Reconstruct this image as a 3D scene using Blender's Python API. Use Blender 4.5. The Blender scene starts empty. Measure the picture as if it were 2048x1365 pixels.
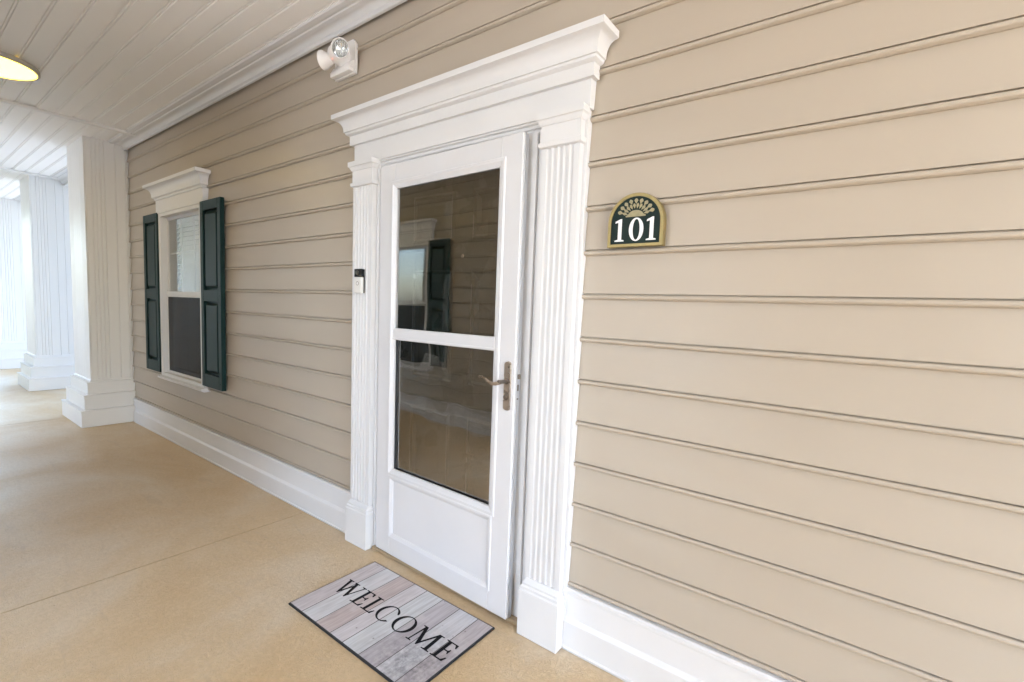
import bpy, bmesh, math, random
from mathutils import Vector, Matrix
random.seed(7)
R = math.radians
scene = bpy.context.scene
col = scene.collection

# ------------------------------------------------------------------ camera
CAM = Vector((0.0, -1.6129, 1.3605))
yaw, pit, rol = R(36.098), R(4.5855), R(2.2227)
fwd = Vector((-math.sin(yaw), math.cos(yaw), 0)); rgt = Vector((math.cos(yaw), math.sin(yaw), 0)); upv = Vector((0, 0, 1))
F2 = fwd * math.cos(pit) - upv * math.sin(pit)
U2 = upv * math.cos(pit) + fwd * math.sin(pit)
R3 = rgt * math.cos(rol) + U2 * math.sin(rol)
U3 = U2 * math.cos(rol) - rgt * math.sin(rol)
cd = bpy.data.cameras.new('camera'); cam = bpy.data.objects.new('camera', cd); col.objects.link(cam)
M = Matrix((R3, U3, -F2)).transposed().to_4x4(); M.translation = CAM
cam.matrix_world = M
cd.sensor_width = 36.0; cd.lens = 946.47 * 36 / 2048
cd.shift_x = -23.3 / 2048; cd.shift_y = 13.3 / 2048
cd.clip_start = 0.02; cd.clip_end = 2000
scene.camera = cam

# ------------------------------------------------------------------ sky, sun, exposure
SUN_EL, SUN_AZ = R(60), R(100)          # azimuth from +Y, clockwise
w = bpy.data.worlds.new('World'); scene.world = w; w.use_nodes = True
nt = w.node_tree; bg = nt.nodes['Background']
sky = nt.nodes.new('ShaderNodeTexSky'); sky.sky_type = 'NISHITA'; sky.sun_disc = False
sky.sun_elevation = SUN_EL; sky.sun_rotation = SUN_AZ
sky.air_density = 1.0; sky.dust_density = 2.0; sky.ozone_density = 1.0
nt.links.new(sky.outputs[0], bg.inputs[0]); bg.inputs[1].default_value = 0.15
sl = bpy.data.lights.new('sun', 'SUN'); sl.energy = 1.5; sl.angle = R(12); sl.color = (1.0, 0.97, 0.93)
so = bpy.data.objects.new('sun', sl); col.objects.link(so)
sd = Vector((math.sin(SUN_AZ) * math.cos(SUN_EL), math.cos(SUN_AZ) * math.cos(SUN_EL), math.sin(SUN_EL)))
so.rotation_euler = sd.to_track_quat('Z', 'Y').to_euler()
scene.view_settings.view_transform = 'Standard'; scene.view_settings.look = 'None'
scene.view_settings.gamma = 1.0; scene.view_settings.use_curve_mapping = False
scene.view_settings.exposure = 3.65
scene.render.engine = 'CYCLES'
scene.cycles.max_bounces = 14; scene.cycles.diffuse_bounces = 8; scene.cycles.glossy_bounces = 6
scene.cycles.transmission_bounces = 10; scene.cycles.transparent_max_bounces = 12
LAMP = 0.9

# ------------------------------------------------------------------ materials
MATS = {}
def mat(name, base, rough=0.5, metal=0.0, var=0.0, vscale=6.0, bump=0.0, bscale=120.0, stretch=(1, 1, 1), spec=0.5, dirt=None, wavy=0.0):
    m = bpy.data.materials.new(name); m.use_nodes = True
    n = m.node_tree.nodes; l = m.node_tree.links; b = n['Principled BSDF']
    b.inputs['Base Color'].default_value = (*base, 1); b.inputs['Roughness'].default_value = rough
    b.inputs['Metallic'].default_value = metal; b.inputs['Specular IOR Level'].default_value = spec
    geo = n.new('ShaderNodeNewGeometry'); mp = n.new('ShaderNodeMapping'); mp.inputs['Scale'].default_value = stretch
    l.new(geo.outputs['Position'], mp.inputs['Vector'])
    if var > 0:
        t = n.new('ShaderNodeTexNoise'); t.inputs['Scale'].default_value = vscale; t.inputs['Detail'].default_value = 5
        l.new(mp.outputs[0], t.inputs['Vector'])
        r = n.new('ShaderNodeValToRGB'); r.color_ramp.elements[0].position = .3; r.color_ramp.elements[1].position = .7
        r.color_ramp.elements[0].color = (*[max(0, c * (1 - var)) for c in base], 1)
        r.color_ramp.elements[1].color = (*[min(1, c * (1 + var * .7)) for c in base], 1)
        l.new(t.outputs['Fac'], r.inputs['Fac']); out = r.outputs['Color']
        if dirt:
            t2 = n.new('ShaderNodeTexNoise'); t2.inputs['Scale'].default_value = 38; t2.inputs['Detail'].default_value = 8
            l.new(geo.outputs['Position'], t2.inputs['Vector'])
            r2 = n.new('ShaderNodeValToRGB'); r2.color_ramp.elements[0].position = .66; r2.color_ramp.elements[1].position = .78
            l.new(t2.outputs['Fac'], r2.inputs['Fac'])
            mx = n.new('ShaderNodeMix'); mx.data_type = 'RGBA'; mx.inputs['B'].default_value = (*dirt, 1)
            l.new(r2.outputs['Color'], mx.inputs['Factor']); l.new(out, mx.inputs['A']); out = mx.outputs['Result']
        l.new(out, b.inputs['Base Color'])
        mr = n.new('ShaderNodeMapRange'); mr.inputs['To Min'].default_value = rough * .85; mr.inputs['To Max'].default_value = min(1, rough * 1.15)
        l.new(t.outputs['Fac'], mr.inputs['Value']); l.new(mr.outputs[0], b.inputs['Roughness'])
    if bump > 0:
        t = n.new('ShaderNodeTexNoise'); t.inputs['Scale'].default_value = bscale; t.inputs['Detail'].default_value = 3
        l.new(mp.outputs[0], t.inputs['Vector'])
        bp = n.new('ShaderNodeBump'); bp.inputs['Strength'].default_value = bump; bp.inputs['Distance'].default_value = .002
        l.new(t.outputs['Fac'], bp.inputs['Height']); l.new(bp.outputs[0], b.inputs['Normal'])
        if wavy > 0:
            tw = n.new('ShaderNodeTexNoise'); tw.inputs['Scale'].default_value = 3.0; tw.inputs['Detail'].default_value = 1
            mw = n.new('ShaderNodeMapping'); mw.inputs['Scale'].default_value = (.6, 1, 2.2); l.new(geo.outputs['Position'], mw.inputs['Vector']); l.new(mw.outputs[0], tw.inputs['Vector'])
            b2 = n.new('ShaderNodeBump'); b2.inputs['Strength'].default_value = 1; b2.inputs['Distance'].default_value = wavy
            l.new(tw.outputs['Fac'], b2.inputs['Height']); l.new(b2.outputs[0], bp.inputs['Normal'])
    MATS[name] = m
    return m
mat('siding', (.447, .388, .314), .42, var=.05, vscale=1.3, bump=.10, bscale=60, stretch=(.12, 1, 1), wavy=.012)
mat('trim', (.69, .69, .695), .38, var=.03, vscale=3, bump=.04, bscale=60, dirt=(.72, .71, .69))
mat('vinyl_white', (.78, .775, .765), .42, var=.03, vscale=2, bump=.10, bscale=40, stretch=(.1, 1, .1))
mat('soffit', (.86, .85, .835), .5, var=.04, vscale=1.5, bump=.08, bscale=70, stretch=(.1, 1, 1))
mat('door_paint', (.67, .67, .685), .3, var=.02, vscale=4)
mat('shutter_green', (.006, .026, .025), .48, var=.25, vscale=14, bump=.15, bscale=40, stretch=(4, 4, .4), spec=.18)
mat('entry_green', (.020, .030, .026), .28, var=.1, vscale=5)
mat('rubber_black', (.012, .012, .014), .6)
mat('gasket', (.018, .02, .024), .45)
mat('nickel', (.50, .43, .36), .28, metal=1.0, var=.1, vscale=40)
mat('nickel_dark', (.22, .19, .16), .32, metal=1.0)
mat('aluminium', (.62, .63, .65), .35, metal=.9)
mat('gold', (.29, .225, .09), .42, metal=.55, var=.12, vscale=60)
mat('sign_green', (.002, .014, .010), .5, spec=.25)
mat('emblem_gold', (.33, .29, .16), .5, var=.15, vscale=90)
mat('white_paint', (.82, .82, .82), .4)
mat('plastic_white', (.80, .785, .77), .35)
mat('plastic_black', (.012, .012, .013), .18)
mat('silver_plastic', (.74, .73, .70), .3)
mat('ink', (.005, .0045, .006), .85, spec=.2)
mat('chrome', (.75, .75, .76), .12, metal=1.0)
mat('threshold', (.40, .31, .2), .45, metal=.3)
mat('blind', (.78, .78, .76), .5)
mat('dark_room', (.05, .05, .05), .9)
mat('gray_rim', (.5, .46, .41), .4, metal=.2)
mat('joint_dark', (.13, .09, .05), .9)
mat('plywood', (.4, .33, .25), .8)
mat('stucco', (.70, .68, .64), .8, var=.06, bump=.2)
mat('pale_concrete', (.45, .445, .435), .8, var=.08, vscale=2, bump=.2)
mat('asphalt', (.16, .16, .155), .85, var=.15, vscale=4, bump=.3)
mat('roofing', (.09, .085, .08), .9, var=.2, bump=.3)

def emis(name, c, s):
    m = bpy.data.materials.new(name); m.use_nodes = True; b = m.node_tree.nodes['Principled BSDF']
    b.inputs['Base Color'].default_value = (.8, .8, .75, 1)
    b.inputs['Emission Color'].default_value = (*c, 1); b.inputs['Emission Strength'].default_value = s; MATS[name] = m
emis('lamp_glow', (1.0, .64, .055), LAMP)
emis('led_red', (1.0, .12, .06), .10)

def glassmat(name, tint=(1, 1, 1), wave=0.0, ws=2.0, ior=1.52):
    m = bpy.data.materials.new(name); m.use_nodes = True; n = m.node_tree.nodes; l = m.node_tree.links
    b = n['Principled BSDF']; b.inputs['Base Color'].default_value = (*tint, 1)
    b.inputs['Transmission Weight'].default_value = 1; b.inputs['Roughness'].default_value = 0; b.inputs['IOR'].default_value = ior
    if wave:
        g = n.new('ShaderNodeNewGeometry'); t = n.new('ShaderNodeTexNoise'); t.inputs['Scale'].default_value = ws; t.inputs['Detail'].default_value = 1
        l.new(g.outputs['Position'], t.inputs['Vector'])
        bp = n.new('ShaderNodeBump'); bp.inputs['Strength'].default_value = 1; bp.inputs['Distance'].default_value = wave
        l.new(t.outputs['Fac'], bp.inputs['Height']); l.new(bp.outputs[0], b.inputs['Normal'])
    MATS[name] = m
glassmat('glass_flat', (.93, .95, .93), .0, 2.5)
glassmat('glass_coated', (.95, .95, .93), .0006, 2.5, 2.9)
glassmat('glass_wavy', (.95, .95, .93), .003, 3.2, 2.9)

def floor_material():
    m = bpy.data.materials.new('floor_concrete'); m.use_nodes = True; n = m.node_tree.nodes; l = m.node_tree.links
    b = n['Principled BSDF']; g = n.new('ShaderNodeNewGeometry')
    t = n.new('ShaderNodeTexNoise'); t.inputs['Scale'].default_value = 1.1; t.inputs['Detail'].default_value = 7; t.inputs['Roughness'].default_value = .62
    t.inputs['Distortion'].default_value = .6
    l.new(g.outputs['Position'], t.inputs['Vector'])
    r = n.new('ShaderNodeValToRGB'); e = r.color_ramp.elements
    e[0].position = .28; e[0].color = (.60, .42, .22, 1); e[1].position = .72; e[1].color = (.70, .59, .44, 1)
    k = e.new(.5); k.color = (.655, .495, .30, 1)
    l.new(t.outputs['Fac'], r.inputs['Fac'])
    t2 = n.new('ShaderNodeTexNoise'); t2.inputs['Scale'].default_value = 55; t2.inputs['Detail'].default_value = 6
    l.new(g.outputs['Position'], t2.inputs['Vector'])
    r2 = n.new('ShaderNodeValToRGB'); r2.color_ramp.elements[0].position = .3; r2.color_ramp.elements[0].color = (.93, .92, .90, 1)
    r2.color_ramp.elements[1].position = .7; r2.color_ramp.elements[1].color = (1.04, 1.04, 1.05, 1)
    l.new(t2.outputs['Fac'], r2.inputs['Fac'])
    mx = n.new('ShaderNodeMix'); mx.data_type = 'RGBA'; mx.blend_type = 'MULTIPLY'; mx.inputs['Factor'].default_value = 1
    l.new(r.outputs['Color'], mx.inputs['A']); l.new(r2.outputs['Color'], mx.inputs['B'])
    # sparse small dark specks
    v = n.new('ShaderNodeTexVoronoi'); v.inputs['Scale'].default_value = 9; v.inputs['Randomness'].default_value = 1
    l.new(g.outputs['Position'], v.inputs['Vector'])
    r3 = n.new('ShaderNodeValToRGB'); r3.color_ramp.elements[0].position = .02; r3.color_ramp.elements[0].color = (.55, .48, .4, 1)
    r3.color_ramp.elements[1].position = .035; r3.color_ramp.elements[1].color = (1, 1, 1, 1)
    l.new(v.outputs['Distance'], r3.inputs['Fac'])
    mx2 = n.new('ShaderNodeMix'); mx2.data_type = 'RGBA'; mx2.blend_type = 'MULTIPLY'; mx2.inputs['Factor'].default_value = .7
    l.new(mx.outputs['Result'], mx2.inputs['A']); l.new(r3.outputs['Color'], mx2.inputs['B'])
    ms = n.new('ShaderNodeMapping'); ms.inputs['Scale'].default_value = (1.2, 5.0, 1); ms.inputs['Rotation'].default_value = (0, 0, .35)
    l.new(g.outputs['Position'], ms.inputs['Vector'])
    sn = n.new('ShaderNodeTexNoise'); sn.inputs['Scale'].default_value = 2.2; sn.inputs['Detail'].default_value = 9; sn.inputs['Roughness'].default_value = .7; sn.inputs['Distortion'].default_value = 1.2
    l.new(ms.outputs[0], sn.inputs['Vector'])
    sr = n.new('ShaderNodeValToRGB'); sr.color_ramp.elements[0].position = .56; sr.color_ramp.elements[0].color = (0, 0, 0, 1); sr.color_ramp.elements[1].position = .74; sr.color_ramp.elements[1].color = (.55, .55, .55, 1)
    l.new(sn.outputs['Fac'], sr.inputs['Fac'])
    mx3 = n.new('ShaderNodeMix'); mx3.data_type = 'RGBA'; mx3.inputs['B'].default_value = (.52, .40, .27, 1)
    l.new(sr.outputs['Color'], mx3.inputs['Factor']); l.new(mx2.outputs['Result'], mx3.inputs['A'])
    l.new(mx3.outputs['Result'], b.inputs['Base Color'])
    # curly trowelled skin
    c = n.new('ShaderNodeTexNoise'); c.inputs['Scale'].default_value = 42; c.inputs['Detail'].default_value = 1.5; c.inputs['Distortion'].default_value = 2.6
    l.new(g.outputs['Position'], c.inputs['Vector'])
    rc = n.new('ShaderNodeValToRGB'); q = rc.color_ramp.elements; q[0].position = .44; q[0].color = (0, 0, 0, 1); q[1].position = .56; q[1].color = (0, 0, 0, 1)
    q2 = q.new(.5); q2.color = (1, 1, 1, 1)
    l.new(c.outputs['Fac'], rc.inputs['Fac'])
    ad = n.new('ShaderNodeMath'); ad.operation = 'MULTIPLY_ADD'; ad.inputs[1].default_value = .3
    l.new(t2.outputs['Fac'], ad.inputs[0]); l.new(rc.outputs['Color'], ad.inputs[2])
    bp = n.new('ShaderNodeBump'); bp.inputs['Strength'].default_value = .9; bp.inputs['Distance'].default_value = .0018
    l.new(ad.outputs[0], bp.inputs['Height']); l.new(bp.outputs[0], b.inputs['Normal'])
    rr = n.new('ShaderNodeMapRange'); rr.inputs['From Min'].default_value = .3; rr.inputs['From Max'].default_value = .7; rr.inputs['To Min'].default_value = .52; rr.inputs['To Max'].default_value = .36
    l.new(t.outputs['Fac'], rr.inputs['Value']); l.new(rr.outputs[0], b.inputs['Roughness'])
    MATS['floor_concrete'] = m
floor_material()

def grass_material():
    m = mat('grass', (.06, .10, .03), .9, var=.4, vscale=3, bump=.6, bscale=60)
grass_material()

def mat_print():
    """printed weathered planks on the door mat (flat print), object coordinates"""
    m = bpy.data.materials.new('plank_print'); m.use_nodes = True; n = m.node_tree.nodes; l = m.node_tree.links
    b = n['Principled BSDF']; b.inputs['Roughness'].default_value = .85
    tc = n.new('ShaderNodeTexCoord'); sx = n.new('ShaderNodeSeparateXYZ'); l.new(tc.outputs['Object'], sx.inputs[0])
    # plank colours, by x
    r = n.new('ShaderNodeValToRGB'); r.color_ramp.interpolation = 'CONSTANT'
    d = n.new('ShaderNodeMath'); d.operation = 'DIVIDE'; d.inputs[1].default_value = .815
    l.new(sx.outputs['X'], d.inputs[0]); l.new(d.outputs[0], r.inputs['Fac'])
    P = [(0, (.53, .485, .48)), (.123, (.58, .58, .58)), (.258, (.50, .425, .40)), (.39, (.57, .54, .54)), (.497, (.56, .57, .57)),
         (.629, (.46, .43, .44)), (.758, (.56, .56, .57)), (.894, (.46, .42, .42))]
    e = r.color_ramp.elements
    e[0].position = 0; e[0].color = (*P[0][1], 1); e[1].position = P[1][0]; e[1].color = (*P[1][1], 1)
    for p_, c_ in P[2:]:
        k = e.new(p_); k.color = (*c_, 1)
    # grain along y
    mp = n.new('ShaderNodeMapping'); mp.inputs['Scale'].default_value = (90, 7, 1); l.new(tc.outputs['Object'], mp.inputs['Vector'])
    t = n.new('ShaderNodeTexNoise'); t.inputs['Scale'].default_value = 1; t.inputs['Detail'].default_value = 6; t.inputs['Distortion'].default_value = .5
    l.new(mp.outputs[0], t.inputs['Vector'])
    rg = n.new('ShaderNodeValToRGB'); rg.color_ramp.elements[0].position = .3; rg.color_ramp.elements[0].color = (.8, .78, .78, 1)
    rg.color_ramp.elements[1].position = .65; rg.color_ramp.elements[1].color = (1.06, 1.06, 1.07, 1)
    l.new(t.outputs['Fac'], rg.inputs['Fac'])
    mx = n.new('ShaderNodeMix'); mx.data_type = 'RGBA'; mx.blend_type = 'MULTIPLY'; mx.inputs['Factor'].default_value = 1
    l.new(r.outputs['Color'], mx.inputs['A']); l.new(rg.outputs['Color'], mx.inputs['B'])
    # pink / pale worn patches
    tp = n.new('ShaderNodeTexNoise'); tp.inputs['Scale'].default_value = 9; tp.inputs['Detail'].default_value = 5; l.new(tc.outputs['Object'], tp.inputs['Vector'])
    rp = n.new('ShaderNodeValToRGB'); rp.color_ramp.elements[0].position = .52; rp.color_ramp.elements[1].position = .7
    rp.color_ramp.elements[1].color = (.6, .6, .6, 1)
    l.new(tp.outputs['Fac'], rp.inputs['Fac'])
    mp2 = n.new('ShaderNodeMix'); mp2.data_type = 'RGBA'; mp2.inputs['B'].default_value = (.61, .57, .565, 1)
    l.new(rp.outputs['Color'], mp2.inputs['Factor']); l.new(mx.outputs['Result'], mp2.inputs['A'])
    # grey sooty patch at one corner of the print
    vm = n.new('ShaderNodeVectorMath'); vm.operation = 'DISTANCE'; vm.inputs[1].default_value = (.70, .10, .0); l.new(tc.outputs['Object'], vm.inputs[0])
    ts = n.new('ShaderNodeTexNoise'); ts.inputs['Scale'].default_value = 34; ts.inputs['Detail'].default_value = 12; ts.inputs['Roughness'].default_value = .78; l.new(tc.outputs['Object'], ts.inputs['Vector'])
    s1 = n.new('ShaderNodeMapRange'); s1.inputs['From Min'].default_value = .05; s1.inputs['From Max'].default_value = .26
    s1.inputs['To Min'].default_value = 1; s1.inputs['To Max'].default_value = 0; l.new(vm.outputs['Value'], s1.inputs['Value'])
    s2 = n.new('ShaderNodeMapRange'); s2.inputs['From Min'].default_value = .38; s2.inputs['From Max'].default_value = .72; l.new(ts.outputs['Fac'], s2.inputs['Value'])
    s3 = n.new('ShaderNodeMath'); s3.operation = 'MULTIPLY'; l.new(s1.outputs[0], s3.inputs[0]); l.new(s2.outputs[0], s3.inputs[1])
    mp3 = n.new('ShaderNodeMix'); mp3.data_type = 'RGBA'; mp3.inputs['B'].default_value = (.13, .125, .135, 1)
    l.new(s3.outputs[0], mp3.inputs['Factor']); l.new(mp2.outputs['Result'], mp3.inputs['A'])
    # dark printed joints
    prev = None
    for p_, c_ in P[1:]:
        sb = n.new('ShaderNodeMath'); sb.operation = 'SUBTRACT'; sb.inputs[1].default_value = p_; l.new(d.outputs[0], sb.inputs[0])
        ab = n.new('ShaderNodeMath'); ab.operation = 'ABSOLUTE'; l.new(sb.outputs[0], ab.inputs[0])
        ls = n.new('ShaderNodeMath'); ls.operation = 'LESS_THAN'; ls.inputs[1].default_value = .0022; l.new(ab.outputs[0], ls.inputs[0])
        if prev:
            mxm = n.new('ShaderNodeMath'); mxm.operation = 'MAXIMUM'; l.new(prev, mxm.inputs[0]); l.new(ls.outputs[0], mxm.inputs[1]); prev = mxm.outputs[0]
        else: prev = ls.outputs[0]
    mp4 = n.new('ShaderNodeMix'); mp4.data_type = 'RGBA'; mp4.inputs['B'].default_value = (.09, .075, .075, 1)
    l.new(prev, mp4.inputs['Factor']); l.new(mp3.outputs['Result'], mp4.inputs['A'])
    # nail holes / knots
    vo = n.new('ShaderNodeTexVoronoi'); vo.inputs['Scale'].default_value = 17; l.new(tc.outputs['Object'], vo.inputs['Vector'])
    vl = n.new('ShaderNodeValToRGB'); vl.color_ramp.elements[0].position = .03; vl.color_ramp.elements[0].color = (.35, .3, .3, 1)
    vl.color_ramp.elements[1].position = .09; vl.color_ramp.elements[1].color = (1, 1, 1, 1); l.new(vo.outputs['Distance'], vl.inputs['Fac'])
    mp5 = n.new('ShaderNodeMix'); mp5.data_type = 'RGBA'; mp5.blend_type = 'MULTIPLY'; mp5.inputs['Factor'].default_value = .8
    l.new(mp4.outputs['Result'], mp5.inputs['A']); l.new(vl.outputs['Color'], mp5.inputs['B'])
    l.new(mp5.outputs['Result'], b.inputs['Base Color'])
    tb = n.new('ShaderNodeTexNoise'); tb.inputs['Scale'].default_value = 900; l.new(tc.outputs['Object'], tb.inputs['Vector'])
    bp = n.new('ShaderNodeBump'); bp.inputs['Strength'].default_value = .25; bp.inputs['Distance'].default_value = .001
    l.new(tb.outputs['Fac'], bp.inputs['Height']); l.new(bp.outputs[0], b.inputs['Normal'])
    MATS['plank_print'] = m
mat_print()

def screen_material():
    """woven insect screen: dark threads with real holes too fine to model"""
    m = bpy.data.materials.new('insect_mesh'); m.use_nodes = True; n = m.node_tree.nodes; l = m.node_tree.links
    b = n['Principled BSDF']; b.inputs['Base Color'].default_value = (.018, .018, .02, 1); b.inputs['Roughness'].default_value = .6
    b.inputs['Alpha'].default_value = .72
    MATS['insect_mesh'] = m
screen_material()

# ------------------------------------------------------------------ mesh helpers
def mesh_obj(name, verts, faces, material, parent=None, smooth=None):
    me = bpy.data.meshes.new(name); me.from_pydata([tuple(v) for v in verts], [], faces)
    me.materials.append(MATS[material])
    bm = bmesh.new(); bm.from_mesh(me); bmesh.ops.recalc_face_normals(bm, faces=bm.faces); bm.to_mesh(me); bm.free()
    if smooth is not None:
        for p in me.polygons: p.use_smooth = True
        me.set_sharp_from_angle(angle=R(smooth))
    me.update()
    o = bpy.data.objects.new(name, me); col.objects.link(o)
    if parent: o.parent = parent
    return o
def bm_obj(name, bm, material, parent=None, smooth=None):
    me = bpy.data.meshes.new(name); bmesh.ops.recalc_face_normals(bm, faces=bm.faces); bm.to_mesh(me); bm.free()
    me.materials.append(MATS[material])
    if smooth is not None:
        for p in me.polygons: p.use_smooth = True
        me.set_sharp_from_angle(angle=R(smooth))
    o = bpy.data.objects.new(name, me); col.objects.link(o)
    if parent: o.parent = parent
    return o
def add_box(bm, x0, x1, y0, y1, z0, z1, bev=0.0, seg=1):
    g = bmesh.ops.create_cube(bm, size=1.0); vs = g['verts']
    for v in vs:
        v.co = Vector(((x0 + x1) / 2 + v.co.x * (x1 - x0), (y0 + y1) / 2 + v.co.y * (y1 - y0), (z0 + z1) / 2 + v.co.z * (z1 - z0)))
    if bev > 0:
        es = set()
        for v in vs:
            for e in v.link_edges: es.add(e)
        bmesh.ops.bevel(bm, geom=list(es), offset=bev, segments=seg, affect='EDGES', profile=.5)
def box(name, x0, x1, y0, y1, z0, z1, material, parent=None, bev=0.0015):
    bm = bmesh.new(); add_box(bm, x0, x1, y0, y1, z0, z1, bev); return bm_obj(name, bm, material, parent)
def boxes(name, lst, material, parent=None, bev=0.0):
    bm = bmesh.new()
    for b in lst: add_box(bm, *b, bev)
    return bm_obj(name, bm, material, parent)
def prism(name, pts, axis, a, b, material, parent=None, smooth=None):
    """closed 2D outline extruded along an axis from a to b. X: pts=(y,z)  Y: pts=(x,z)  Z: pts=(x,y)"""
    n = len(pts); V = []
    for t in (a, b):
        for p in pts:
            V.append({'X': (t, p[0], p[1]), 'Y': (p[0], t, p[1]), 'Z': (p[0], p[1], t)}[axis])
    Fc = [tuple(range(n)), tuple(range(2 * n - 1, n - 1, -1))]
    for i in range(n):
        j = (i + 1) % n; Fc.append((i, j, n + j, n + i))
    return mesh_obj(name, V, Fc, material, parent, smooth)
def returned(name, prof, x0, x1, yf, yw, material, parent=None, smooth=40):
    """moulding run along X on a wall, mitred round both ends back to the wall. prof=(projection,z) from bottom to top"""
    V = []; Fc = []
    for o, z in prof:
        V += [(x0 - o, yw, z), (x0 - o, yf - o, z), (x1 + o, yf - o, z), (x1 + o, yw, z)]
    m = len(prof)
    for i in range(m - 1):
        for k in range(3):
            Fc.append((i * 4 + k, i * 4 + k + 1, i * 4 + 4 + k + 1, i * 4 + 4 + k))
        Fc.append((i * 4 + 3, i * 4, i * 4 + 4, i * 4 + 7))
    Fc.append((0, 1, 2, 3)); t = (m - 1) * 4; Fc.append((t + 3, t + 2, t + 1, t))
    return mesh_obj(name, V, Fc, material, parent, smooth)
def ringed(name, prof, x0, x1, y0, y1, material, parent=None, smooth=40):
    """moulding round a rectangular post, closed. prof=(projection,z)"""
    V = []; Fc = []
    for o, z in prof:
        V += [(x0 - o, y0 - o, z), (x1 + o, y0 - o, z), (x1 + o, y1 + o, z), (x0 - o, y1 + o, z)]
    m = len(prof)
    for i in range(m - 1):
        for k in range(4):
            j = (k + 1) % 4
            Fc.append((i * 4 + k, i * 4 + j, i * 4 + 4 + j, i * 4 + 4 + k))
    Fc.append((0, 1, 2, 3)); t = (m - 1) * 4; Fc.append((t + 3, t + 2, t + 1, t))
    return mesh_obj(name, V, Fc, material, parent, smooth)
def lathe_bm(bm, prof, centre, axis, seg=32):
    """prof=(radius, distance along axis)"""
    ax = Vector(axis).normalized(); a = ax.orthogonal().normalized(); b = ax.cross(a); c = Vector(centre); rings = []
    for r, d in prof:
        if r < 1e-6: rings.append([bm.verts.new(c + ax * d)])
        else: rings.append([bm.verts.new(c + ax * d + (a * math.cos(2 * math.pi * i / seg) + b * math.sin(2 * math.pi * i / seg)) * r) for i in range(seg)])
    for p, q in zip(rings, rings[1:]):
        for i in range(seg):
            j = (i + 1) % seg
            if len(p) == 1 and len(q) == 1: continue
            if len(p) == 1: bm.faces.new((p[0], q[j], q[i]))
            elif len(q) == 1: bm.faces.new((p[i], p[j], q[0]))
            else: bm.faces.new((p[i], p[j], q[j], q[i]))
def lathe(name, prof, centre, axis, material, parent=None, seg=32, smooth=40):
    bm = bmesh.new(); lathe_bm(bm, prof, centre, axis, seg); return bm_obj(name, bm, material, parent, smooth)
def tube(name, pts, radii, material, parent=None, seg=10, flat=1.0):
    bm = bmesh.new(); P = [Vector(p) for p in pts]; prev = None; n = len(P)
    up = Vector((0, -1, 0))
    for i, p in enumerate(P):
        t = (P[min(i + 1, n - 1)] - P[max(i - 1, 0)]).normalized(); s = t.cross(up).normalized(); u = s.cross(t)
        ring = [bm.verts.new(p + s * math.cos(2 * math.pi * k / seg) * radii[i] + u * math.sin(2 * math.pi * k / seg) * radii[i] * flat) for k in range(seg)]
        if prev:
            for k in range(seg): bm.faces.new((prev[k], prev[(k + 1) % seg], ring[(k + 1) % seg], ring[k]))
        else: bm.faces.new(ring[::-1])
        prev = ring
    bm.faces.new(prev)
    return bm_obj(name, bm, material, parent, 60)
def root(name, loc, label, cat, group=None, rz=0.0):
    o = bpy.data.objects.new(name, None); col.objects.link(o); o.empty_display_size = .1
    o.location = loc; o.rotation_euler = (0, 0, rz); o['label'] = label; o['category'] = cat
    if group: o['group'] = group
    return o
def copy_obj(src, parent, loc=(0, 0, 0), scale=(1, 1, 1), rot=(0, 0, 0)):
    c = src.copy(); col.objects.link(c); c.parent = parent; c.location = loc; c.scale = scale; c.rotation_euler = rot
    return c
def copy_tree(src, parent=None):
    c = src.copy(); col.objects.link(c)
    if parent: c.parent = parent
    for ch in list(src.children): copy_tree(ch, c)
    return c
def struct(o):
    o['kind'] = 'structure'; return o

# ------------------------------------------------------------------ dimensions
WALL_L = -6.39                     # wall ends at the first column
WALL_R = 2.3
OPP_END = -3.0
PASS_R = -0.9  # far edge of an unseen passage, added to let daylight reach the door
PASS2 = -8.0  # edge of a second unseen passage, added to light the left wall
YOUT = -4.4  # outer edge of the unseen roof and slabs, set to trim skylight
CORR = 2.20                        # breezeway width
ZC = 2.90                          # ceiling
E = 0.1651; Z0 = 1.4288            # siding exposure, height of a bead line
WIN = (-5.40, -4.44, 0.61, 2.115)
DOOR = (-2.15, -1.09, 0.0, 2.10)
BEAD = 0.019

# ------------------------------------------------------------------ ground and floor
g = mesh_obj('ground', [(-900, -900, -.17), (900, -900, -.17), (900, 900, -.17), (-900, 900, -.17)], [(0, 1, 2, 3)], 'grass'); struct(g)
for nm, x0_, x1_, y0_, y1_ in (('added_road', -60, -3, -60, -9.0), ('bounce_pavement', -3, 60, -60, -9.0), ('added_road', -60, -15.21, -9.0, YOUT), ('added_road', -60, -15.21, YOUT, -2.75), ('bounce_pavement', PASS2 + .01, -6.21, -9, YOUT), ('bounce_pavement', OPP_END + .01, PASS_R - .01, -9, YOUT), ('bounce_pavement', 2.61, 60, -9, YOUT), ('bounce_pavement', 4.41, 60, YOUT, -2.75), ('added_road', -60, -15.2, -2.75, .62), ('bounce_pavement', -15.2, -6.4, .63, 60), ('bounce_pavement', 4.41, 60, -2.75, .7)):
    p_ = box(nm, x0_, x1_, y0_, y1_, -.169, -.05, 'asphalt' if nm == 'added_road' else 'pale_concrete', None, 0); struct(p_)  # unseen paving added to steer bounce light: pale brightens, asphalt dims
fl = bpy.data.objects.new('floor', None); col.objects.link(fl); struct(fl)
joints = [-15.2, -11.04, -6.948, -2.857, 1.234, 4.4]
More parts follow.
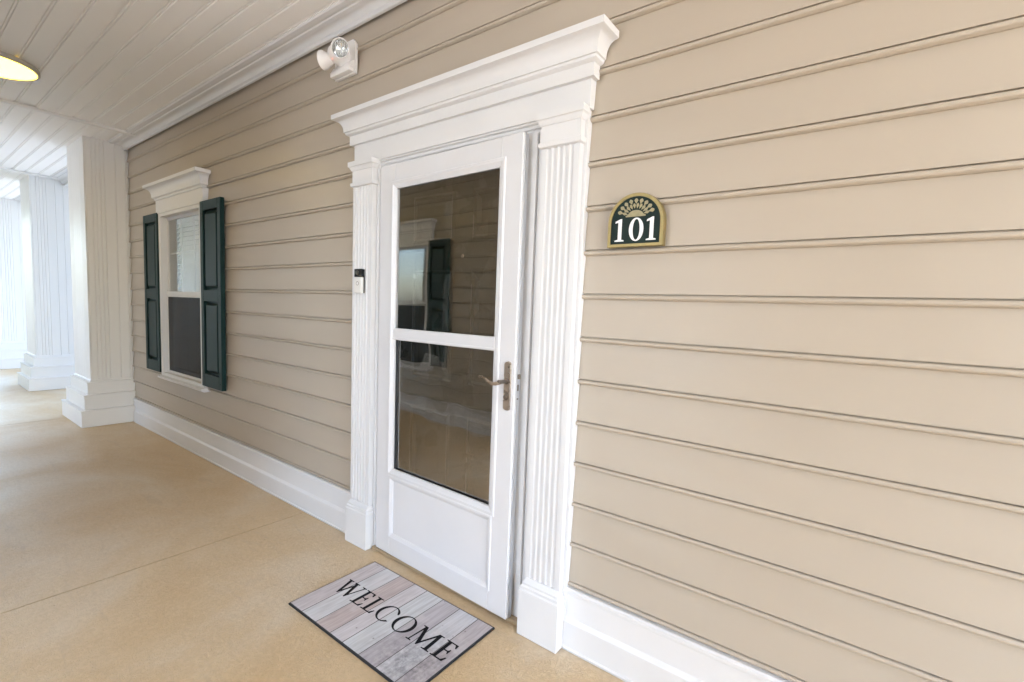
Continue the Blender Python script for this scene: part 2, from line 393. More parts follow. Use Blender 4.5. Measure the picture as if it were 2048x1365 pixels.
for a, b in zip(joints, joints[1:]):
    bm = bmesh.new(); add_box(bm, a + .003, b - .003, -2.75, .62, -.15, 0.0)
    es = [e for e in bm.edges if all(v.co.z > -.01 for v in e.verts)]
    bmesh.ops.bevel(bm, geom=es, offset=.002, segments=2, affect='EDGES')
    bm_obj('slab', bm, 'floor_concrete', fl)
box('slab_bed', -15.2, 3.2, -2.75, .62, -.168, -.010, 'joint_dark', fl, 0)
for a, b in ((PASS2 + .01, -6.2), (OPP_END, PASS_R - .01), (2.61, 4.4)): box('slab', a + .0022, b - .0022, YOUT, -2.7525, -.15, 0, 'floor_concrete', fl, .003)

# ------------------------------------------------------------------ ceiling
ce = bpy.data.objects.new('ceiling', None); col.objects.link(ce); struct(ce)
PITCH = .119
battens = [-12.05, -9.07, -5.85]
prof = [(0, .014), (0, .003), (.003, 0), (.092, 0), (.0955, .011), (.106, .011), (.110, .004), (.117, .004), (.119, .009), (.119, .014)]
first = None
segs = [-15.1] + battens + [2.45]
n_pl = 17
for a, b in zip(segs, segs[1:]):
    for i in range(n_pl):
        y = -.142 - PITCH * (i + 1)
        if y < -CORR + .02: break
        if first is None:
            first = prism('ceiling_plank', prof, 'X', 0, 1, 'soffit', ce); first.location = (a, y, ZC); first.scale = (b - a, 1, 1)
        else: copy_obj(first, ce, (a, y, ZC), (b - a, 1, 1))
ylast = -.142 - PITCH * n_pl
for xb in battens:
    prism('batten', [(xb - .034, ZC - .003), (xb - .030, ZC - .017), (xb - .004, ZC - .022), (xb + .026, ZC - .021), (xb + .034, ZC - .016), (xb + .034, ZC + .003), (xb - .034, ZC + .003)], 'Y', -2.14, -.07, 'vinyl_white', ce)
box('ceiling_backing', -15.1, 2.45, -2.75, .62, ZC + .016, ZC + .05, 'plywood', ce, 0)
box('ceiling_edge_board', -15.1, 2.45, -.135, .62, ZC + .006, ZC + .014, 'soffit', ce, 0)
box('ceiling_edge_board', -15.1, OPP_END, -2.75, -2.17, ZC + .0065, ZC + .0145, 'soffit', ce, 0)
box('ceiling_edge_board', PASS2, -6.1, YOUT, -2.7505, ZC + .0065, ZC + .0145, 'soffit', ce, 0)
box('ceiling_edge_board', OPP_END + .002, 4.4, YOUT, -2.17, ZC + .0065, ZC + .0145, 'soffit', ce, 0)
crown = [(-.012, 2.846), (-.026, 2.846), (-.030, 2.850), (-.030, 2.868), (-.036, 2.872), (-.042, 2.880), (-.052, 2.887), (-.066, 2.891), (-.072, 2.891), (-.072, 2.886), (-.095, 2.888), (-.1, 2.893), (-.112, 2.893), (-.116, 2.889), (-.138, 2.891), (-.146, 2.897), (-.146, 2.904), (-.012, 2.904)]
# roof over the porch, overhangs extended to trim skylight, and the buildings it joins
rf = boxes('porch_roof', [(-15.3, -6.36, -2.95, 1.9, 2.96, 3.3), (-6.36, 4.4, -2.95, .75, 2.96, 3.3), (OPP_END, 4.4, YOUT, -2.95, 2.96, 3.3), (-15.3, -6.1, YOUT, -2.95, 2.96, 3.3)], 'roofing')
rf['label'] = 'dark flat roof slab above the white plank ceiling'; rf['category'] = 'roof'
bd = boxes('building', [(-6.35, 9.0, .76, 9.0, -.1, 3.6)], 'stucco'); bd['label'] = 'pale building block behind the tan siding wall'; bd['category'] = 'building'
bd = boxes('building', [(-6.1, OPP_END, -9.0, -2.96, -.1, 3.6)], 'stucco'); bd['label'] = 'pale building block behind the opposite siding wall'; bd['category'] = 'building'
bd = boxes('building', [(-14.9, PASS2, -9.0, -2.25, -.1, 2.955)], 'stucco'); bd['label'] = 'unseen pale block added across from the columns to hold back daylight'; bd['category'] = 'building'  # out of view, added to keep daylight off the column fronts
bd = boxes('building', [(PASS_R, 1.7, -9.0, -2.25, -.1, 2.955)], 'stucco'); bd['label'] = 'unseen pale block added across from the number sign to dim that wall'; bd['category'] = 'building'  # out of view, added to cut daylight on the right of the wall

# ------------------------------------------------------------------ siding walls
def plank_prof(k, ztop=None):
    zg = Z0 + k * E; zb = zg - BEAD
    zt = (zg + E - BEAD + .012) if ztop is None else ztop
    r = BEAD / 2 - .0018
    P = [(.018, zt), (.013, zt), (.0002, zg + .0030), (.011, zg + .0022), (.011, zg - .0014)]
    zc = zg - .0017 - r
    for i in range(9):
        a = math.pi / 2 - math.pi * i / 8
        P.append((.0012 - math.cos(a) * .0072, zc + math.sin(a) * r))
    P += [(.004, zb), (.018, zb)]
    return P
def split(a, b, holes):
    out = [(a, b)]
    for h0, h1 in holes:
        nn = []
        for s, t in out:
            if h1 <= s or h0 >= t: nn.append((s, t)); continue
            if h0 > s: nn.append((s, h0))
            if h1 < t: nn.append((h1, t))
        out = nn
    return out
def siding(parent, xa, xb, holes, seams):
    """holes: (x0,x1,z0,z1) with z limits deciding which courses are interrupted"""
    for k in range(-7, 9):
        zb = Z0 + k * E - BEAD; zt = zb + E
        hs = [(h[0], h[1]) for h in holes if zt > h[2] + .03 and zb < h[3] - .03]
        for s, t in split(xa, xb, hs):
            prism('siding_plank', plank_prof(k, 2.898 if k == 8 else None), 'X', s, t, 'siding', parent, 30)
def core(parent, xa, xb, holes):
    lst = []; xs = sorted({xa, xb, *[h[0] for h in holes], *[h[1] for h in holes]})
    for s, t in zip(xs, xs[1:]):
        hh = [h for h in holes if h[0] <= s and h[1] >= t]
        if hh:
            if hh[0][2] > 0: lst.append((s, t, .019, .16, 0, hh[0][2]))
            lst.append((s, t, .019, .16, hh[0][3], 2.905))
        else: lst.append((s, t, .019, .16, 0, 2.905))
    boxes('wall_core', lst, 'plywood', parent)
BB = [(.012, .002), (-.030, .002), (-.032, .012), (-.026, .016), (-.026, .118), (-.024, .122), (-.0145, .134), (-.014, .138), (-.014, .228), (-.020, .233), (-.020, .246), (-.012, .252), (.012, .252)]
def baseboards(parent, runs):
    for a, b in runs: prism('baseboard', BB, 'X', a, b, 'trim', parent, 25)

wl = root('siding_wall', (0, 0, 0), 'long tan beaded lap siding wall with white baseboard around the entry door', 'wall')
holesA = [(WIN[0], WIN[1], WIN[2], WIN[3]), (DOOR[0] - .17, DOOR[1] + .17, DOOR[2], DOOR[3] - .02)]
siding(wl, WALL_L + .008, WALL_R, [(WIN[0], WIN[1], .60, 2.14), (-2.325, -.915, 0, 2.08)], [])
core(wl, WALL_L, WALL_R, [WIN, (DOOR[0], DOOR[1], 0, DOOR[3])])
baseboards(wl, [(WALL_L + .05, -2.333), (-.906, WALL_R)])
prism('corner_channel', [(WALL_L - .004, .014), (WALL_L - .004, -.012), (WALL_L + .012, -.012), (WALL_L + .012, -.008), (WALL_L + .002, -.006), (WALL_L + .002, .014)], 'Z', .26, 2.85, 'vinyl_white', wl)
prism('ceiling_moulding', crown, 'X', WALL_L - .2, WALL_R, 'trim', wl, 25)
box('end_post', WALL_R, WALL_R + .1, -.02, .17, 0, 2.9, 'trim', wl)

wo = root('siding_wall', (0, -CORR, 0), 'tan beaded siding wall opposite the door, seen mirrored in its glass', 'wall', rz=math.pi)
OPP_L, OPP_R = 6.1, -OPP_END          # local x runs the other way
OWIN = (4.44, 5.40, WIN[2], WIN[3])
siding(wo, OPP_R, OPP_L, [(4.44, 5.40, .60, 2.14)], [])
core(wo, OPP_R, OPP_L, [OWIN]); baseboards(wo, [(OPP_R, OPP_L)])
prism('ceiling_moulding', crown, 'X', OPP_R, OPP_L, 'trim', wo, 25)
for s in (OPP_R - .1, OPP_L): box('end_post', s, s + .1, -.02, .17, 0, 2.9, 'trim', wo)

# ------------------------------------------------------------------ porch columns
def make_column(label):
    c = root('porch_column', (0, 0, 0), label, 'column', 'white square columns along the porch')
    h = .325; q = .006
    offs = [.012, .060, .092, .124, .156, .245, .325]
    marks = sorted(set(offs + [round(.65 - o, 4) for o in offs]))
    side = []
    wg = .005
    for i, m in enumerate(marks):
        side += [(m - wg, 0), (m, q), (m + wg, 0)]
    def edge(f): return [f(s, d) for s, d in side]
    pts = []
    pts += [(-h, -h)] + edge(lambda s, d: (-h + s, -h + d)) + [(h, -h)] + edge(lambda s, d: (h - d, -h + s))
    pts += [(h, h)] + edge(lambda s, d: (h - s, h - d)) + [(-h, h)] + edge(lambda s, d: (-h + d, h - s))
    prism('shaft', pts, 'Z', .44, ZC + .003, 'vinyl_white', c)
    ringed('base_tier', [(.098, 0.003), (.098, .160), (.103, .160), (.103, .174), (.060, .176)], -h, h, -h, h, 'vinyl_white', c, 20)
    ringed('base_tier', [(.066, .1765), (.066, .312), (.071, .312), (.071, .326), (.030, .328)], -h, h, -h, h, 'vinyl_white', c, 20)
    ringed('base_tier', [(.034, .3285), (.034, .438), (.037, .438), (.037, .450), (.006, .452)], -h, h, -h, h, 'vinyl_white', c, 20)
    ringed('base_collar', [(.008, .4525), (.008, .466), (.0, .472)], -h, h, -h, h, 'vinyl_white', c, 20)
    return c
colx = [-6.72, -9.50, -12.32]
c0 = make_column('white panelled square column built against the end of the tan siding')
c0.location = (colx[0], -.018, 0)
for x, lab in ((colx[1], 'white square column standing next beyond the one at the siding end'), (colx[2], 'white square column farthest from the siding wall')):
    c = copy_tree(c0); c.location = (x, -.018, 0); c['label'] = lab
for i, (a, b) in enumerate([(colx[1] + .33, colx[0] - .33), (colx[2] + .33, colx[1] - .33), (-15.1, colx[2] - .33)]):
    bm_ = root('header_beam', ((a + b) / 2, 0, 2.85), 'white header beam running between two porch columns under the ceiling', 'beam', 'beams between the porch columns')
    L2 = (b - a) / 2
    box('beam_board', -L2, L2, -.008, .26, -.03, .05, 'trim', bm_)
    prism('ceiling_moulding', [(y, z - 2.85) for y, z in crown], 'X', -L2, L2, 'trim', bm_, 25)

# ------------------------------------------------------------------ door surround
CX0, CX1 = -2.35, -.895
ds = root('door_surround', (0, 0, 0), 'white classical door surround with fluted pilasters and projecting cornice', 'door surround')
crown_p = [(0, 2.214), (.018, 2.214), (.018, 2.262), (.026, 2.264), (.034, 2.270), (.036, 2.278), (.042, 2.280), (.042, 2.288)]
for i in range(9):
    a = i / 8 * math.pi / 2
    crown_p.append((.042 + .040 * (1 - math.cos(a)), 2.288 + .052 * math.sin(a)))
crown_p += [(.088, 2.342), (.088, 2.366), (.084, 2.368), (.0, 2.371)]
box('frieze', CX0, CX1, -.030, .012, 2.112, 2.366, 'trim', ds, .001)
returned('cornice', crown_p, CX0, CX1, -.030, -.001, 'trim', ds, 35)
def pilaster(x0, x1, bx0, bx1):
    p = box('pilaster', bx0, bx1, -.020, .012, .003, 2.111, 'trim', ds, .001)
    # fluted face
    n = 5; wd = x1 - x0; m0 = .020; pitch = (wd - 2 * m0) / n; r = pitch * .36
    pts = [(x0, -.021), (x0, -.050)]
    for i in range(n):
        cxx = x0 + m0 + pitch * (i + .5)
        for j in range(9):
            a = math.pi * j / 8
            pts.append((cxx - r * math.cos(a), -.050 + r * .85 * math.sin(a)))
    pts += [(x1, -.050), (x1, -.021)]
    prism('fluted_face', pts, 'Z', .245, 2.0, 'trim', p, 30)
    returned('capital', [(.000, 1.985), (.010, 1.989), (.012, 1.996), (.012, 2.006), (.004, 2.010), (.004, 2.070), (.008, 2.072), (.014, 2.082), (.016, 2.088), (.022, 2.092), (.022, 2.116), (.0, 2.118)], x0 + .001, x1 - .001, -.050, -.021, 'trim', p, 30)
    returned('plinth', [(.0245, .003), (.0245, .198), (.020, .204), (.020, .214), (.014, .219), (.014, .228), (.008, .236), (.002, .246)], x0 + .0125, x1 - .0125, -.0505, -.021, 'trim', p, 30)
    return p
pilaster(-2.328, -2.160, -2.335, -2.140)
pilaster(-1.088, -.919, -1.100, -.905)
# head and side mouldings of the frame inside the pilasters
prism('head_moulding', [(.01, 2.111), (-.024, 2.111), (-.024, 2.104), (-.014, 2.100), (-.014, 2.088), (-.006, 2.084), (-.006, 2.072), (.01, 2.072)], 'X', -2.141, -1.099, 'trim', ds, 20)
prism('side_moulding', [(-1.1005, .01), (-1.1005, -.024), (-1.108, -.024), (-1.114, -.012), (-1.128, -.010), (-1.134, -.002), (-1.134, .01)], 'Z', .022, 2.072, 'trim', ds, 20)
prism('side_moulding', [(-2.1395, .01), (-2.1395, -.024), (-2.132, -.024), (-2.128, -.012), (-2.120, -.010), (-2.118, .01)], 'Z', .022, 2.072, 'trim', ds, 20)
box('side_jamb', -1.134, -1.094, .0105, .155, .022, 2.085, 'trim', ds)
box('side_jamb', -2.155, -2.108, .0105, .155, .022, 2.085, 'trim', ds)
box('head_jamb', -2.108, -1.134, .0105, .155, 2.055, 2.0865, 'trim', ds)
box('strike_bar', -1.192, -1.1345, -.016, .004, .022, 2.071, 'trim', ds, .001)
box('threshold', -2.139, -1.1015, -.040, .155, .0015, .021, 'threshold', ds, .003)

# ------------------------------------------------------------------ entry door (behind the storm door)
ed = root('entry_door', (-2.106, .085, .024), 'dark green six panel entry door behind the glass of the white storm door', 'door')
DW, DH = .970, 2.03
box('door_slab', 0, DW, 0, .045, 0, DH, 'entry_green', ed, .002)
px = [(.125, .425), (.545, .845)]
for zz in ((.20, .80), (.96, 1.52), (1.66, 1.90)):
    for xx in px:
        m = root_m = None
        x0, x1 = xx; z0, z1 = zz
        V = [(x0, -.001, z0), (x1, -.001, z0), (x1, -.001, z1), (x0, -.001, z1)]
        s = .012; V += [(x0 + s, -.009, z0 + s), (x1 - s, -.009, z0 + s), (x1 - s, -.009, z1 - s), (x0 + s, -.009, z1 - s)]
        s = .022; V += [(x0 + s, -.0015, z0 + s), (x1 - s, -.0015, z0 + s), (x1 - s, -.0015, z1 - s), (x0 + s, -.0015, z1 - s)]
        s = .062; V += [(x0 + s, -.011, z0 + s), (x1 - s, -.011, z0 + s), (x1 - s, -.011, z1 - s), (x0 + s, -.011, z1 - s)]
        Fc = []
        for q in range(3):
            for k in range(4):
                j = (k + 1) % 4; Fc.append((q * 4 + k, q * 4 + j, q * 4 + 4 + j, q * 4 + 4 + k))
        Fc.append((12, 13, 14, 15)); Fc.append((3, 2, 1, 0))
        mesh_obj('door_panel', V, Fc, 'entry_green', ed)
lathe('peephole', [(0, -.007), (.005, -.007), (.009, -.004), (.009, 0)], (.485, -.001, 1.585), (0, 1, 0), 'nickel', ed, 16)
lathe('door_knob', [(0, -.055), (.02, -.053), (.027, -.042), (.022, -.03), (.01, -.022), (.01, -.008), (.028, -.006), (.028, 0)], (.90, -.001, .93), (0, 1, 0), 'nickel_dark', ed, 24)

# ------------------------------------------------------------------ storm door (ajar)
sdv = root('storm_door', (-2.1065, -.030, 0), 'white storm door with two large panes, standing slightly ajar', 'door', rz=-R(1.9))
W_, T_ = .938, .036
Zb, Zt = .026, 2.064
ox0, ox1 = .118, .829               # glass opening
y0, y1 = -.006, T_ - .006
fr = box('stile', 0, ox0, y0, y1, Zb, Zt, 'door_paint', sdv, .002)
box('stile', ox1, W_, y0, y1, Zb, Zt, 'door_paint', sdv, .002)
box('rail', ox0, ox1, y0 + .0002, y1, 1.962, Zt, 'door_paint', sdv, .0015)
box('rail', ox0, ox1, y0 + .0002, y1, Zb, .128, 'door_paint', sdv, .0015)
box('sill_rail', ox0, ox1, y0 + .0002, y1, .452, .474, 'door_paint', sdv, .0015)
# raised retainer moulding round the glass and on the kick panel
def ret(name, x0, x1, z0, z1, inw, proud, parent, flat=.012):
    V = []
    for s, yy in ((-.004, y0 - .0006), (0.0, y0 - proud), (flat, y0 - proud), (flat + .006, y0 - proud * .45), (inw, y0 + .004), (inw, y0 + .014)):
        V += [(x0 + s, yy, z0 + s), (x1 - s, yy, z0 + s), (x1 - s, yy, z1 - s), (x0 + s, yy, z1 - s)]
    Fc = []
    for q in range(5):
        for k in range(4):
            j = (k + 1) % 4; Fc.append((q * 4 + k, q * 4 + j, q * 4 + 4 + j, q * 4 + 4 + k))
    return mesh_obj(name, V, Fc, 'door_paint', parent)
ret('glass_retainer', ox0 - .022, ox1 + .022, .462, 1.978, .034, .006, sdv)
box('meeting_rail', ox0 + .004, ox1 - .004, y0 - .001, y0 + .021, 1.180, 1.240, 'door_paint', sdv, .004)
box('meeting_rail_lip', ox0 + .004, ox1 - .004, y0 - .0035, y0 - .0012, 1.183, 1.192, 'door_paint', sdv, .001)
up_ = box('upper_pane', ox0 + .004, ox1 - .004, y0 + .013, y0 + .017, 1.2405, 1.957, 'glass_coated', sdv, 0)
lo_ = box('lower_pane', ox0 + .020, ox1 - .004, y0 + .023, y0 + .027, .490, 1.1795, 'glass_wavy', sdv, 0)
boxes('pane_gasket', [(ox0 + .002, ox0 + .020, y0 + .015, y0 + .030, .475, 1.180), (ox0 + .020, ox1, y0 + .015, y0 + .030, .475, .490)], 'gasket', sdv)
box('pane_track', ox0 + .001, ox0 + .008, y0 + .0055, y0 + .0125, .49, 1.955, 'aluminium', sdv, .001)
box('head_track', ox0 + .009, ox1 - .002, y0 + .0055, y0 + .0125, 1.944, 1.956, 'aluminium', sdv, .001)
# kick panel
box('kick_panel', ox0, ox1, y0 + .008, y1 - .004, .129, .4515, 'door_paint', sdv, 0)
ret('kick_panel_moulding', ox0 - .008, ox1 + .010, .118, .458, .026, .005, sdv, .008)
# hinge-side and latch-side details
box('hinge_rail', -.014, -.0015, y0 + .006, y1 + .004, Zb, Zt, 'door_paint', sdv, .002)
box('edge_strip', W_ + .0005, W_ + .004, y0 + .012, y1 - .002, Zb + .002, Zt - .002, 'aluminium', sdv, .0005)
for z, h, d in ((1.082, .020, .009), (1.035, .026, .0015), (.988, .006, .001)):
    box('latch', W_ + .0042, W_ + .0042 + d, y0 + .016, y0 + .026, z - h / 2, z + h / 2, 'nickel_dark', sdv, .0008)
box('bottom_sweep', .004, W_ - .004, y0 + .012, y0 + .024, .0225, .0258, 'rubber_black', sdv, 0)
# handle set
hx = .905
def rounded_plate(name, cx, cz, hw, hh, ya, yb, material, parent):
    pts = []
    for sgn in (1, -1):
        for i in range(9):
            a = (math.pi * i / 8) if sgn == 1 else (math.pi + math.pi * i / 8)
            pts.append((cx + hw * math.cos(a), cz + sgn * (hh - hw * .72) + hw * .72 * math.sin(a)))
    n = len(pts); V = [(p[0], ya, p[1]) for p in pts] + [(cx + (p[0] - cx) * .90, yb, cz + (p[1] - cz) * .98) for p in pts]
    Fc = [tuple(range(n)), tuple(range(2 * n - 1, n - 1, -1))] + [(i, (i + 1) % n, n + (i + 1) % n, n + i) for i in range(n)]
    return mesh_obj(name, V, Fc, material, parent, 40)
hp = rounded_plate('handle_plate', hx, 1.040, .0175, .104, y0 - .0003, y0 - .008, 'nickel', sdv)
hd = lathe('handle_spindle', [(.0135, -.0085), (.0135, -.013), (.0085, -.016), (.0085, -.050), (.0095, -.052), (.0095, -.060), (0, -.062)], (hx + .001, y0, 1.062), (0, 1, 0), 'nickel_dark', hp, 20)
pts = []; rad = []
for i in range(15):
    t = i / 14
    pts.append((hx + .004 - .118 * t, y0 - .055 - .004 * math.sin(t * math.pi), 1.061 - .011 * math.sin(t * math.pi * 1.55) * (1 if t < .55 else .9) - (0.004 if t > .9 else 0) + .006 * t))
    rad.append(.0085 - .0045 * t)
tube('handle_lever', pts, rad, 'nickel', hp, 10, .75)
lathe('key_cylinder', [(.0125, -.0085), (.0125, -.014), (.008, -.017), (.008, -.02), (0, -.02)], (hx + .001, y0, .995), (0, 1, 0), 'nickel_dark', hp, 20)

# ------------------------------------------------------------------ windows
def make_window(loc, rz, label):
    """sash window with cornice, origin at the middle of the opening on the wall plane, floor level"""
    wn = root('window', loc, label, 'window', None, rz)
    h = (WIN[1] - WIN[0]) / 2; z0, z1 = WIN[2], WIN[3]
    # outer casing
    boxes('frame', [(-h - .012, -h + .038, -.030, .10, z0, z1), (h - .038, h + .012, -.030, .10, z0, z1), (-h + .038, h - .038, -.030, .10, z1 - .030, z1), (-h + .038, h - .038, -.030, .10, z0, z0 + .028)], 'trim', wn, .0015)
    prism('sill', [(.012, z0 - .036), (-.036, z0 - .036), (-.058, z0 - .022), (-.060, z0 - .008), (-.040, z0 - .001), (.012, z0 - .001)], 'X', -h - .02, h + .035, 'trim', wn, 20)
    box('frieze', -h - .055, h + .02 + .035, -.034, .012, z1 + .001, 2.262, 'trim', wn, .001)
    cp = [(0, 2.234), (.006, 2.236), (.010, 2.244), (.010, 2.252), (.022, 2.258), (.026, 2.266), (.026, 2.276)]
    for i in range(7):
        a = i / 6 * math.pi / 2; cp.append((.026 + .044 * (1 - math.cos(a)), 2.276 + .062 * math.sin(a)))
    cp += [(.076, 2.340), (.076, 2.366), (.0, 2.371)]
    returned('cornice', cp, -h - .055, h + .055, -.034, -.001, 'trim', wn, 35)
    gx0, gx1 = -h + .038, h - .038; zm = 1.385
    # upper sash
    us = boxes('upper_sash', [(gx0, gx0 + .024, .022, .050, zm + .018, z1 - .030), (gx1 - .024, gx1, .022, .050, zm + .018, z1 - .030), (gx0 + .024, gx1 - .024, .022, .050, z1 - .056, z1 - .030), (gx0, gx1, .008, .050, zm - .018, zm + .018)], 'trim', wn, .0015)
    box('pane', gx0 + .024, gx1 - .024, .034, .038, zm + .018, z1 - .056, 'glass_flat', us, 0)
    for xm in (gx0 + (gx1 - gx0) / 3, gx0 + 2 * (gx1 - gx0) / 3):
        box('muntin', xm - .008, xm + .008, .0392, .046, zm + .018, z1 - .056, 'trim', us, .001)
    for zz in (zm + .37,):
        box('muntin', gx0 + .024, gx1 - .024, .0394, .0455, zz - .008, zz + .008, 'trim', us, .001)
    ls = boxes('lower_sash', [(gx0, gx0 + .03, .052, .085, z0 + .028, zm - .018), (gx1 - .03, gx1, .052, .085, z0 + .028, zm - .018), (gx0 + .03, gx1 - .03, .052, .085, z0 + .028, z0 + .07), (gx0, gx1, .052, .085, zm - .018, zm + .012)], 'trim', wn, .0015)
    box('pane', gx0 + .03, gx1 - .03, .066, .070, z0 + .07, zm - .018, 'glass_flat', ls, 0)
    for xm in (gx0 + (gx1 - gx0) / 3, gx0 + 2 * (gx1 - gx0) / 3):
        box('muntin', xm - .008, xm + .008, .0712, .078, z0 + .07, zm - .018, 'trim', ls, .001)
    box('muntin', gx0 + .03, gx1 - .03, .0714, .0775, 1.02, 1.036, 'trim', ls, .001)
    # insect screen on the lower half
    sc = boxes('screen_frame', [(gx0 + .001, gx0 + .02, .010, .022, z0 + .029, zm - .019), (gx1 - .02, gx1 - .001, .010, .022, z0 + .029, zm - .019), (gx0 + .02, gx1 - .02, .010, .022, z0 + .029, z0 + .05), (gx0 + .02, gx1 - .02, .010, .022, zm - .032, zm - .019)], 'trim', wn, .001)
    box('screen_mesh', gx0 + .02, gx1 - .02, .015, .0156, z0 + .05, zm - .032, 'insect_mesh', sc, 0)
    # blind behind
    bl = box('blind_rail', gx0 + .01, gx1 - .01, .100, .135, z1 - .075, z1 - .035, 'blind', wn, .002)
    zz = z1 - .095; sl0 = None
    while zz > z0 + .04:
        if sl0 is None:
            sl0 = prism('blind_slat', [(-.012, -.022), (.012, .024), (.0145, .0235), (-.0095, -.0225)], 'X', gx0 + .012, gx1 - .012, 'blind', bl); sl0.location = (0, .115, zz)
        else: copy_obj(sl0, bl, (0, .115, zz))
        zz -= .042
    tube('blind_wand', [(gx0 + .16, .094, z1 - .08), (gx0 + .16, .094, 1.55)], [.004, .004], 'blind', bl, 8)
    boxes('unlit_room_box', [(-h, h, .50, .52, z0, z1), (-h - .01, -h, .101, .52, z0, z1), (h, h + .01, .101, .52, z0, z1), (-h, h, .161, .52, z1, z1 + .01), (-h, h, .161, .52, z0 - .01, z0)], 'dark_room', wn)  # closed dark box standing in for an unlit room, stops light leaking through
    return wn
wcx = (WIN[0] + WIN[1]) / 2
make_window((wcx, 0, 0), 0, 'white double hung window with cornice and dark lower screen on tan siding')
make_window((wcx, -CORR, 0), math.pi, 'white double hung window in the opposite wall, mirrored in the storm door glass')

SZ0, SZ1 = .632, 2.125
def make_shutter(label):
    s = root('shutter', (0, 0, 0), label, 'shutter', 'dark green window shutters')
    hw = .19; t = .040
    box('stile', -hw, -hw + .055, -t, -.008, SZ0, SZ1, 'shutter_green', s, .003)
    box('stile', hw - .055, hw, -t, -.008, SZ0, SZ1, 'shutter_green', s, .003)
    zm = 1.375
    for a, b in ((SZ0, SZ0 + .105), (zm - .045, zm + .045), (SZ1 - .075, SZ1)):
        box('rail', -hw + .055, hw - .055, -t + .0006, -.008, a, b, 'shutter_green', s, .002)
    for a, b in ((SZ0 + .105, zm - .045), (zm + .045, SZ1 - .075)):
        x0, x1 = -hw + .055, hw - .055
        V = []
        for d, y in ((0, -.012), (.0, -.016), (.014, -.017), (.034, -.036), (.036, -.036)):
            V += [(x0 + d, y, a + d), (x1 - d, y, a + d), (x1 - d, y, b - d), (x0 + d, y, b - d)]
        Fc = [(0, 1, 2, 3), (16, 17, 18, 19)]
        for q in range(4):
            for k in range(4):
                j = (k + 1) % 4; Fc.append((q * 4 + k, q * 4 + j, q * 4 + 4 + j, q * 4 + 4 + k))
        mesh_obj('raised_panel', V, Fc, 'shutter_green', s)
    for zz in (SZ0 + .05, SZ1 - .04, zm):
        lathe('screw_cap', [(0, -.003), (.004, -.0025), (.005, 0)], (hw - .028, -t, zz), (0, 1, 0), 'shutter_green', s, 10)
    return s
sh = make_shutter('dark green panelled shutter hung between the window and the column')
sh.location = (-5.607, -.001, 0)
for x, y, rz, lab in ((-4.237, -.001, 0, 'dark green panelled shutter hung between the window and the storm door'),
                      (-5.607, -CORR + .001, math.pi, 'green shutter on the opposite wall, on the window side nearer the columns'),
                      (-4.237, -CORR + .001, math.pi, 'green shutter on the opposite wall, mirrored in the storm door glass')):
    c = copy_tree(sh); c.location = (x, y, 0); c.rotation_euler = (0, 0, rz); c['label'] = lab

# ------------------------------------------------------------------ letters and digits
def ring_poly(bm, cx, cz, rx, rz_, ix, iz, a0, a1, n, y, tilt=0.0):
    out, inn = [], []
    for i in range(n + 1):
        a = a0 + (a1 - a0) * i / n
        out.append((cx + rx * math.cos(a), cz + rz_ * math.sin(a))); inn.append((cx + ix * math.cos(a + tilt), cz + iz * math.sin(a + tilt)))
    for i in range(n):
        vs = [bm.verts.new((p[0], p[1], 0)) for p in (out[i], out[i + 1], inn[i + 1], inn[i])]
        bm.faces.new(vs)
GLYPH = {
 'L': ([[(0, 0), (.60, 0), (.65, .25), (.60, .25), (.50, .055), (.26, .055), (.26, .94), (.38, .96), (.38, 1), (0, 1), (0, .96), (.12, .94), (.12, .06), (0, .04)]], .66),
 'E': ([[(0, 0), (.58, 0), (.63, .23), (.58, .23), (.48, .055), (.26, .055), (.26, .49), (.42, .49), (.46, .40), (.50, .40), (.50, .64), (.46, .64), (.42, .545), (.26, .545), (.26, .945), (.45, .945), (.53, .80), (.58, .80), (.56, 1), (0, 1), (0, .96), (.12, .94), (.12, .06), (0, .04)]], .64),
 'W': ([[(0, 1), (0, .96), (.08, .94), (.36, -.01), (.41, -.01), (.60, .66), (.82, -.01), (.87, -.01), (1.13, .94), (1.21, .96), (1.21, 1), (.95, 1), (.95, .96), (1.07, .93), (.88, .25), (.68, .88), (.66, .94), (.74, .96), (.74, 1), (.42, 1), (.42, .96), (.50, .93), (.55, .80), (.40, .25), (.22, .94), (.32, .96), (.32, 1)]], 1.20),
 'M': ([[(0, 0), (.26, 0), (.26, .04), (.16, .06), (.22, .78), (.52, 0), (.56, 0), (.90, .80), (.94, .06), (.82, .04), (.82, 0), (1.20, 0), (1.20, .04), (1.09, .06), (1.03, .94), (1.14, .96), (1.14, 1), (.89, 1), (.58, .25), (.28, 1), (.05, 1), (.05, .96), (.16, .94), (.11, .06), (0, .04)]], 1.20),
 '1': ([[(.02, 0), (.46, 0), (.46, .05), (.34, .085), (.34, 1), (.28, 1), (.04, .90), (.02, .82), (.17, .85), (.17, .085), (.02, .05)]], .48),
}
